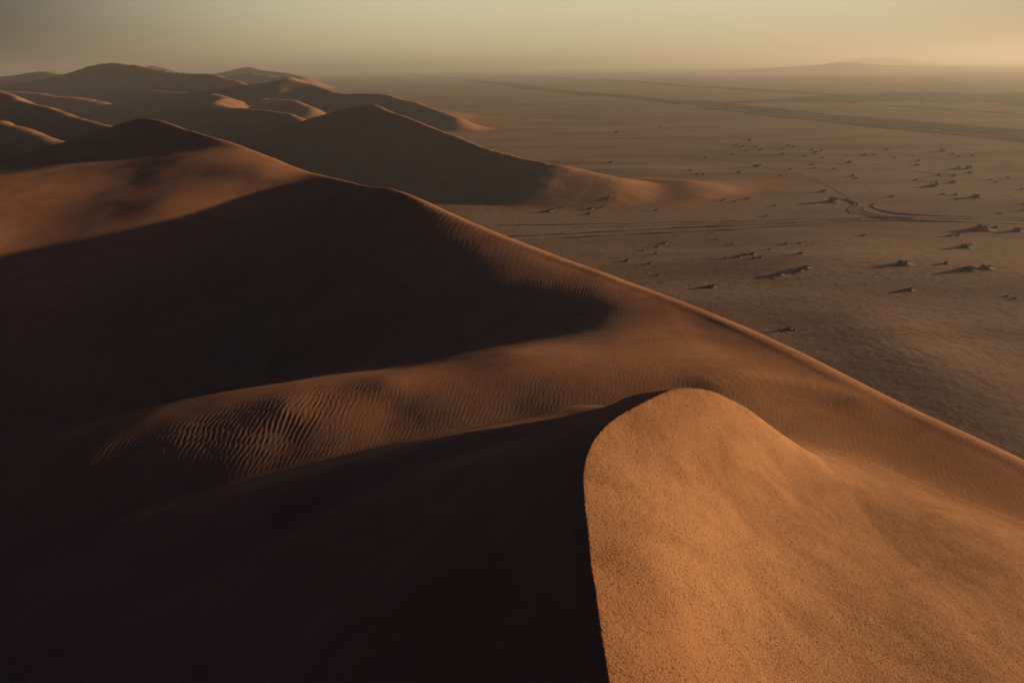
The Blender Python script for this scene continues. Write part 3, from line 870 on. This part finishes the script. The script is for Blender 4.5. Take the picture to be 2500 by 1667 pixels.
BIG_LABELS.update({
 (1700,1955,1130): "broad dark domed scrub mound just above the wheel tracks, left of where they bend",
 (1700,985,1340): "round dark shrub with a long shadow, alone just above the straight wheel tracks",
 (1700,860,632): "dark peaked scrub mound with a ragged tail, beyond the reddish tail of the cone-shaped dune",
 (1700,2195,577): "dark rounded shrub with a thin long shadow, right end of the far scattered row",
 (1700,730,1095): "small peaked scrub mound, rightmost and highest of four below the reddish dune tail",
 (1700,380,1118): "dark double-headed shrub, second from left of four below the reddish dune tail",
 (1700,545,1132): "low shrub, third from left of four below the reddish dune tail",
 (1700,305,1108): "small shrub, leftmost of four below the reddish dune tail",
 (1700,1820,993): "long flat scrub streak on the plain above the broad domed mound",
 (2100,1660,1070): "large bristly dark shrub with a long shadow, above the wheel tracks near the right edge",
 (2100,1370,1035): "small shrub in the shadow tail left of the large bristly shrub",
 (2100,1190,1030): "low shrub left of the large bristly shrub, above the tracks",
 (2100,1030,915): "smooth oval dark scrub mound with pale sand at its right end, above the tracks",
 (2100,1085,857): "small shrub directly above the smooth oval scrub mound",
 (2100,795,825): "small peaked shrub with a thin shadow, up and left of the smooth oval mound",
 (2100,2000,1300): "small round shrub just above the wheel tracks near the right edge",
 (2100,2330,1260): "lowest of three dark shrubs stacked at the right edge above the tracks",
 (2100,2340,1222): "middle of three dark shrubs stacked at the right edge above the tracks",
 (2100,2340,1172): "uppermost of three dark shrubs stacked at the right edge above the tracks",
 (2100,1540,662): "long low dark scrub streak, far right on the plain",
 (2100,205,465): "square-topped dark shrub, right one of a linked far pair",
 (2100,35,475): "low dark shrub, left one of a linked far pair",
 (2100,620,735): "large dark scrub mound with a shaggy crown and long shadow, middle of the right-hand plain",
 (2100,1220,730): "small dark shrub between the two large scrub mounds on the right-hand plain",
 (2100,1800,800): "dark shrub at the right end of a long low scrub mound near the right edge",
 (2100,1540,812): "long flat scrub mound trailing left from a dark shrub near the right edge",
 (2100,690,1110): "lone dark domed shrub nearest the rough hollow, with a long faint shadow",
 (2100,1500,495): "flat dark scrub mound with an uneven top, below the tracks on the right",
 (2100,1740,240): "widest pointed scrub mound, just below the wheel tracks on the right",
 (2100,2245,262): "dark leafy shrub just below the wheel tracks at the right edge",
 (2100,1405,252): "small upright shrub left of the widest pointed mound, below the tracks",
 (2100,1400,322): "thin flat shrub with a pale edge, under the small upright shrub",
 (1700,1560,672): "large peaked dark scrub mound, upper of three dark ones casting a broad shadow",
 (1700,1480,716): "dark scrub clump, middle of three dark ones casting a broad shadow",
 (1700,1180,772): "dark domed scrub mound, pale sand at its right, lowest of three casting a broad shadow",
 (1700,210,940): "flat dark scrub mound just above the edge of the big dune",
 (1700,1335,1550): "dark shrub half hidden behind the edge of the big dune",
 (1700,1400,1562): "small dark shrub right of the one half hidden behind the big dune's edge",
 (1700,285,262): "round dark shrub below the straight tracks, with a thin long shadow",
 (1700,800,478): "long dark scrub mound, largest in the close group of five below the tracks",
 (1700,1050,410): "dark wedge-shaped shrub above the close group of five below the tracks",
 (1700,1285,332): "dark wedge-shaped shrub right of the close group, nearest the pale rise",
 (1700,1490,472): "low drawn-out shrub with a long shadow above the three dark scrub mounds",
 (1300,1885,908): "uppermost of three shrubs stepping down to the left, below the tracks",
 (1300,1790,960): "middle of three shrubs stepping down to the left, below the tracks",
 (1300,1590,1010): "lowest of three shrubs stepping down to the left, below the tracks",
 (1300,1350,1160): "dark shrub with a long shadow touching the edge of the big dune",
 (1300,1680,1202): "flat dark shrub between the big dune's edge and the three stepping shrubs",
 (1300,810,485): "dark flat-topped shrub above the straight tracks, near the cone-shaped dune",
 (1300,1775,435): "peaked dark shrub with a long shadow, at the foot of the cone-shaped dune's tail",
})
def zone_label(u, v):
    if v < 350: return "tiny dark scrub tussock far out on the plain, nearly as far as the gravel road", "tiny scrub tussocks far out on the plain"
    if v < 440:
        if u < 1960: return "small dark scrub tussock with a thin shadow, beyond the reddish tail of the cone-shaped dune", "small scrub tussocks beyond the dune tail"
        return "small dark scrub tussock with a thin shadow, on the far right part of the plain", "small scrub tussocks on the far right plain"
    if v < 540:
        if u < 1700: return "small dark scrub tussock at the shaded foot of the cone-shaped dune", "small scrub tussocks at the foot of the cone-shaped dune"
        return "small dark scrub tussock on the plain not far above the wheel tracks", "small scrub tussocks above the wheel tracks"
    return "small dark scrub tussock on the plain below the wheel tracks", "small scrub tussocks below the wheel tracks"

from mathutils.bvhtree import BVHTree
_me = CONE_DUNE.data
cone_bvh = BVHTree.FromPolygons([v.co.copy() for v in _me.vertices], [tuple(p.vertices) for p in _me.polygons])
rnd = random.Random(12)
for u, v, wpx, key in SCRUB:
    g = ground_point(u, v)
    gz = float(plain_z(np.array([g[0]]), np.array([g[1]]))[0] + rough_z(np.array([g[0]]), np.array([g[1]]))[0])
    hit = cone_bvh.ray_cast(Vector((g[0], g[1], 60.0)), Vector((0, 0, -1)))[0]
    if hit is not None and hit.z > gz:      # it stands on the foot of the cone-shaped dune
        d_ = Vector(ray(u, v)).normalized()
        h2 = cone_bvh.ray_cast(Vector((0, 0, CAM_H)), d_)[0]
        if h2 is not None:
            g[0], g[1], gz = h2.x, h2.y, h2.z
    dist = math.sqrt(g[0] ** 2 + g[1] ** 2 + CAM_H ** 2)
    w_ = wpx / FOC * dist
    lab = BIG_LABELS.get(key)
    group = "scrub mounds on the gravel plain"
    if lab is None:
        lab, group = zone_label(u, v)
    rot = R(SUN_OFF) + rnd.uniform(-0.3, 0.3)
    if wpx >= 9:
        t = bpy.data.objects.new("scrub_mound", None)
        t.empty_display_size = 0.5
        COL.objects.link(t)
        t.location = (g[0], g[1], gz)
        t.rotation_euler = (0, 0, rot)
        t.scale = (w_, w_, w_)
        mo = bpy.data.objects.new("sand_mound", MOUNDS[rnd.randrange(4)]); COL.objects.link(mo); mo.parent = t
        flat = rnd.uniform(0.8, 1.1)
        mo.scale = (1.1, 1.0, flat)
        sh = bpy.data.objects.new("shrub", SHRUBS[rnd.randrange(6)]); COL.objects.link(sh); sh.parent = t
        sh.location = (0.02, -0.05, 0.10)
        sh.scale = (1.25, 1.0, rnd.uniform(0.65, 0.95))
        sh.rotation_euler = (0, 0, rnd.choice((0, math.pi)) + rnd.uniform(-.3, .3))
    else:
        t = bpy.data.objects.new("scrub_tussock", SMALL[rnd.randrange(4)])
        COL.objects.link(t)
        t.location = (g[0], g[1], gz)
        t.rotation_euler = (0, 0, rot)
        t.scale = (w_ * 1.1, w_, w_ * rnd.uniform(0.45, 0.8))
    t['label'] = lab; t['category'] = "shrub"; t['group'] = group

# ------------------------------------------------------------------ haze
haze_mat = bpy.data.materials.new("haze")
haze_mat.use_nodes = True
H = Nodes(haze_mat.node_tree)
for n in list(H.t.nodes): H.t.nodes.remove(n)
pv = H.new('ShaderNodeVolumePrincipled')
pv.inputs['Color'].default_value = (0.78, 0.83, 0.76, 1)
pv.inputs['Density'].default_value = 0.00027
pv.inputs['Anisotropy'].default_value = 0.34
ho = H.new('ShaderNodeOutputMaterial')
H.link(pv.outputs[0], ho.inputs['Volume'])
hx, hz0, hz1 = 42000.0, -8.0, 140.0
hv = [(sx_ * hx, sy_ * hx, z_) for z_ in (hz0, hz1) for sx_, sy_ in ((-1, -1), (1, -1), (1, 1), (-1, 1))]
hm = bpy.data.meshes.new("haze")
hm.from_pydata(hv, [], [(3, 2, 1, 0), (4, 5, 6, 7), (0, 1, 5, 4), (1, 2, 6, 5), (2, 3, 7, 6), (3, 0, 4, 7)])
hm.materials.append(haze_mat)
hz = bpy.data.objects.new("haze", hm)
COL.objects.link(hz)
hz['kind'] = 'stuff'
hz['label'] = "thin dust haze over the plain"
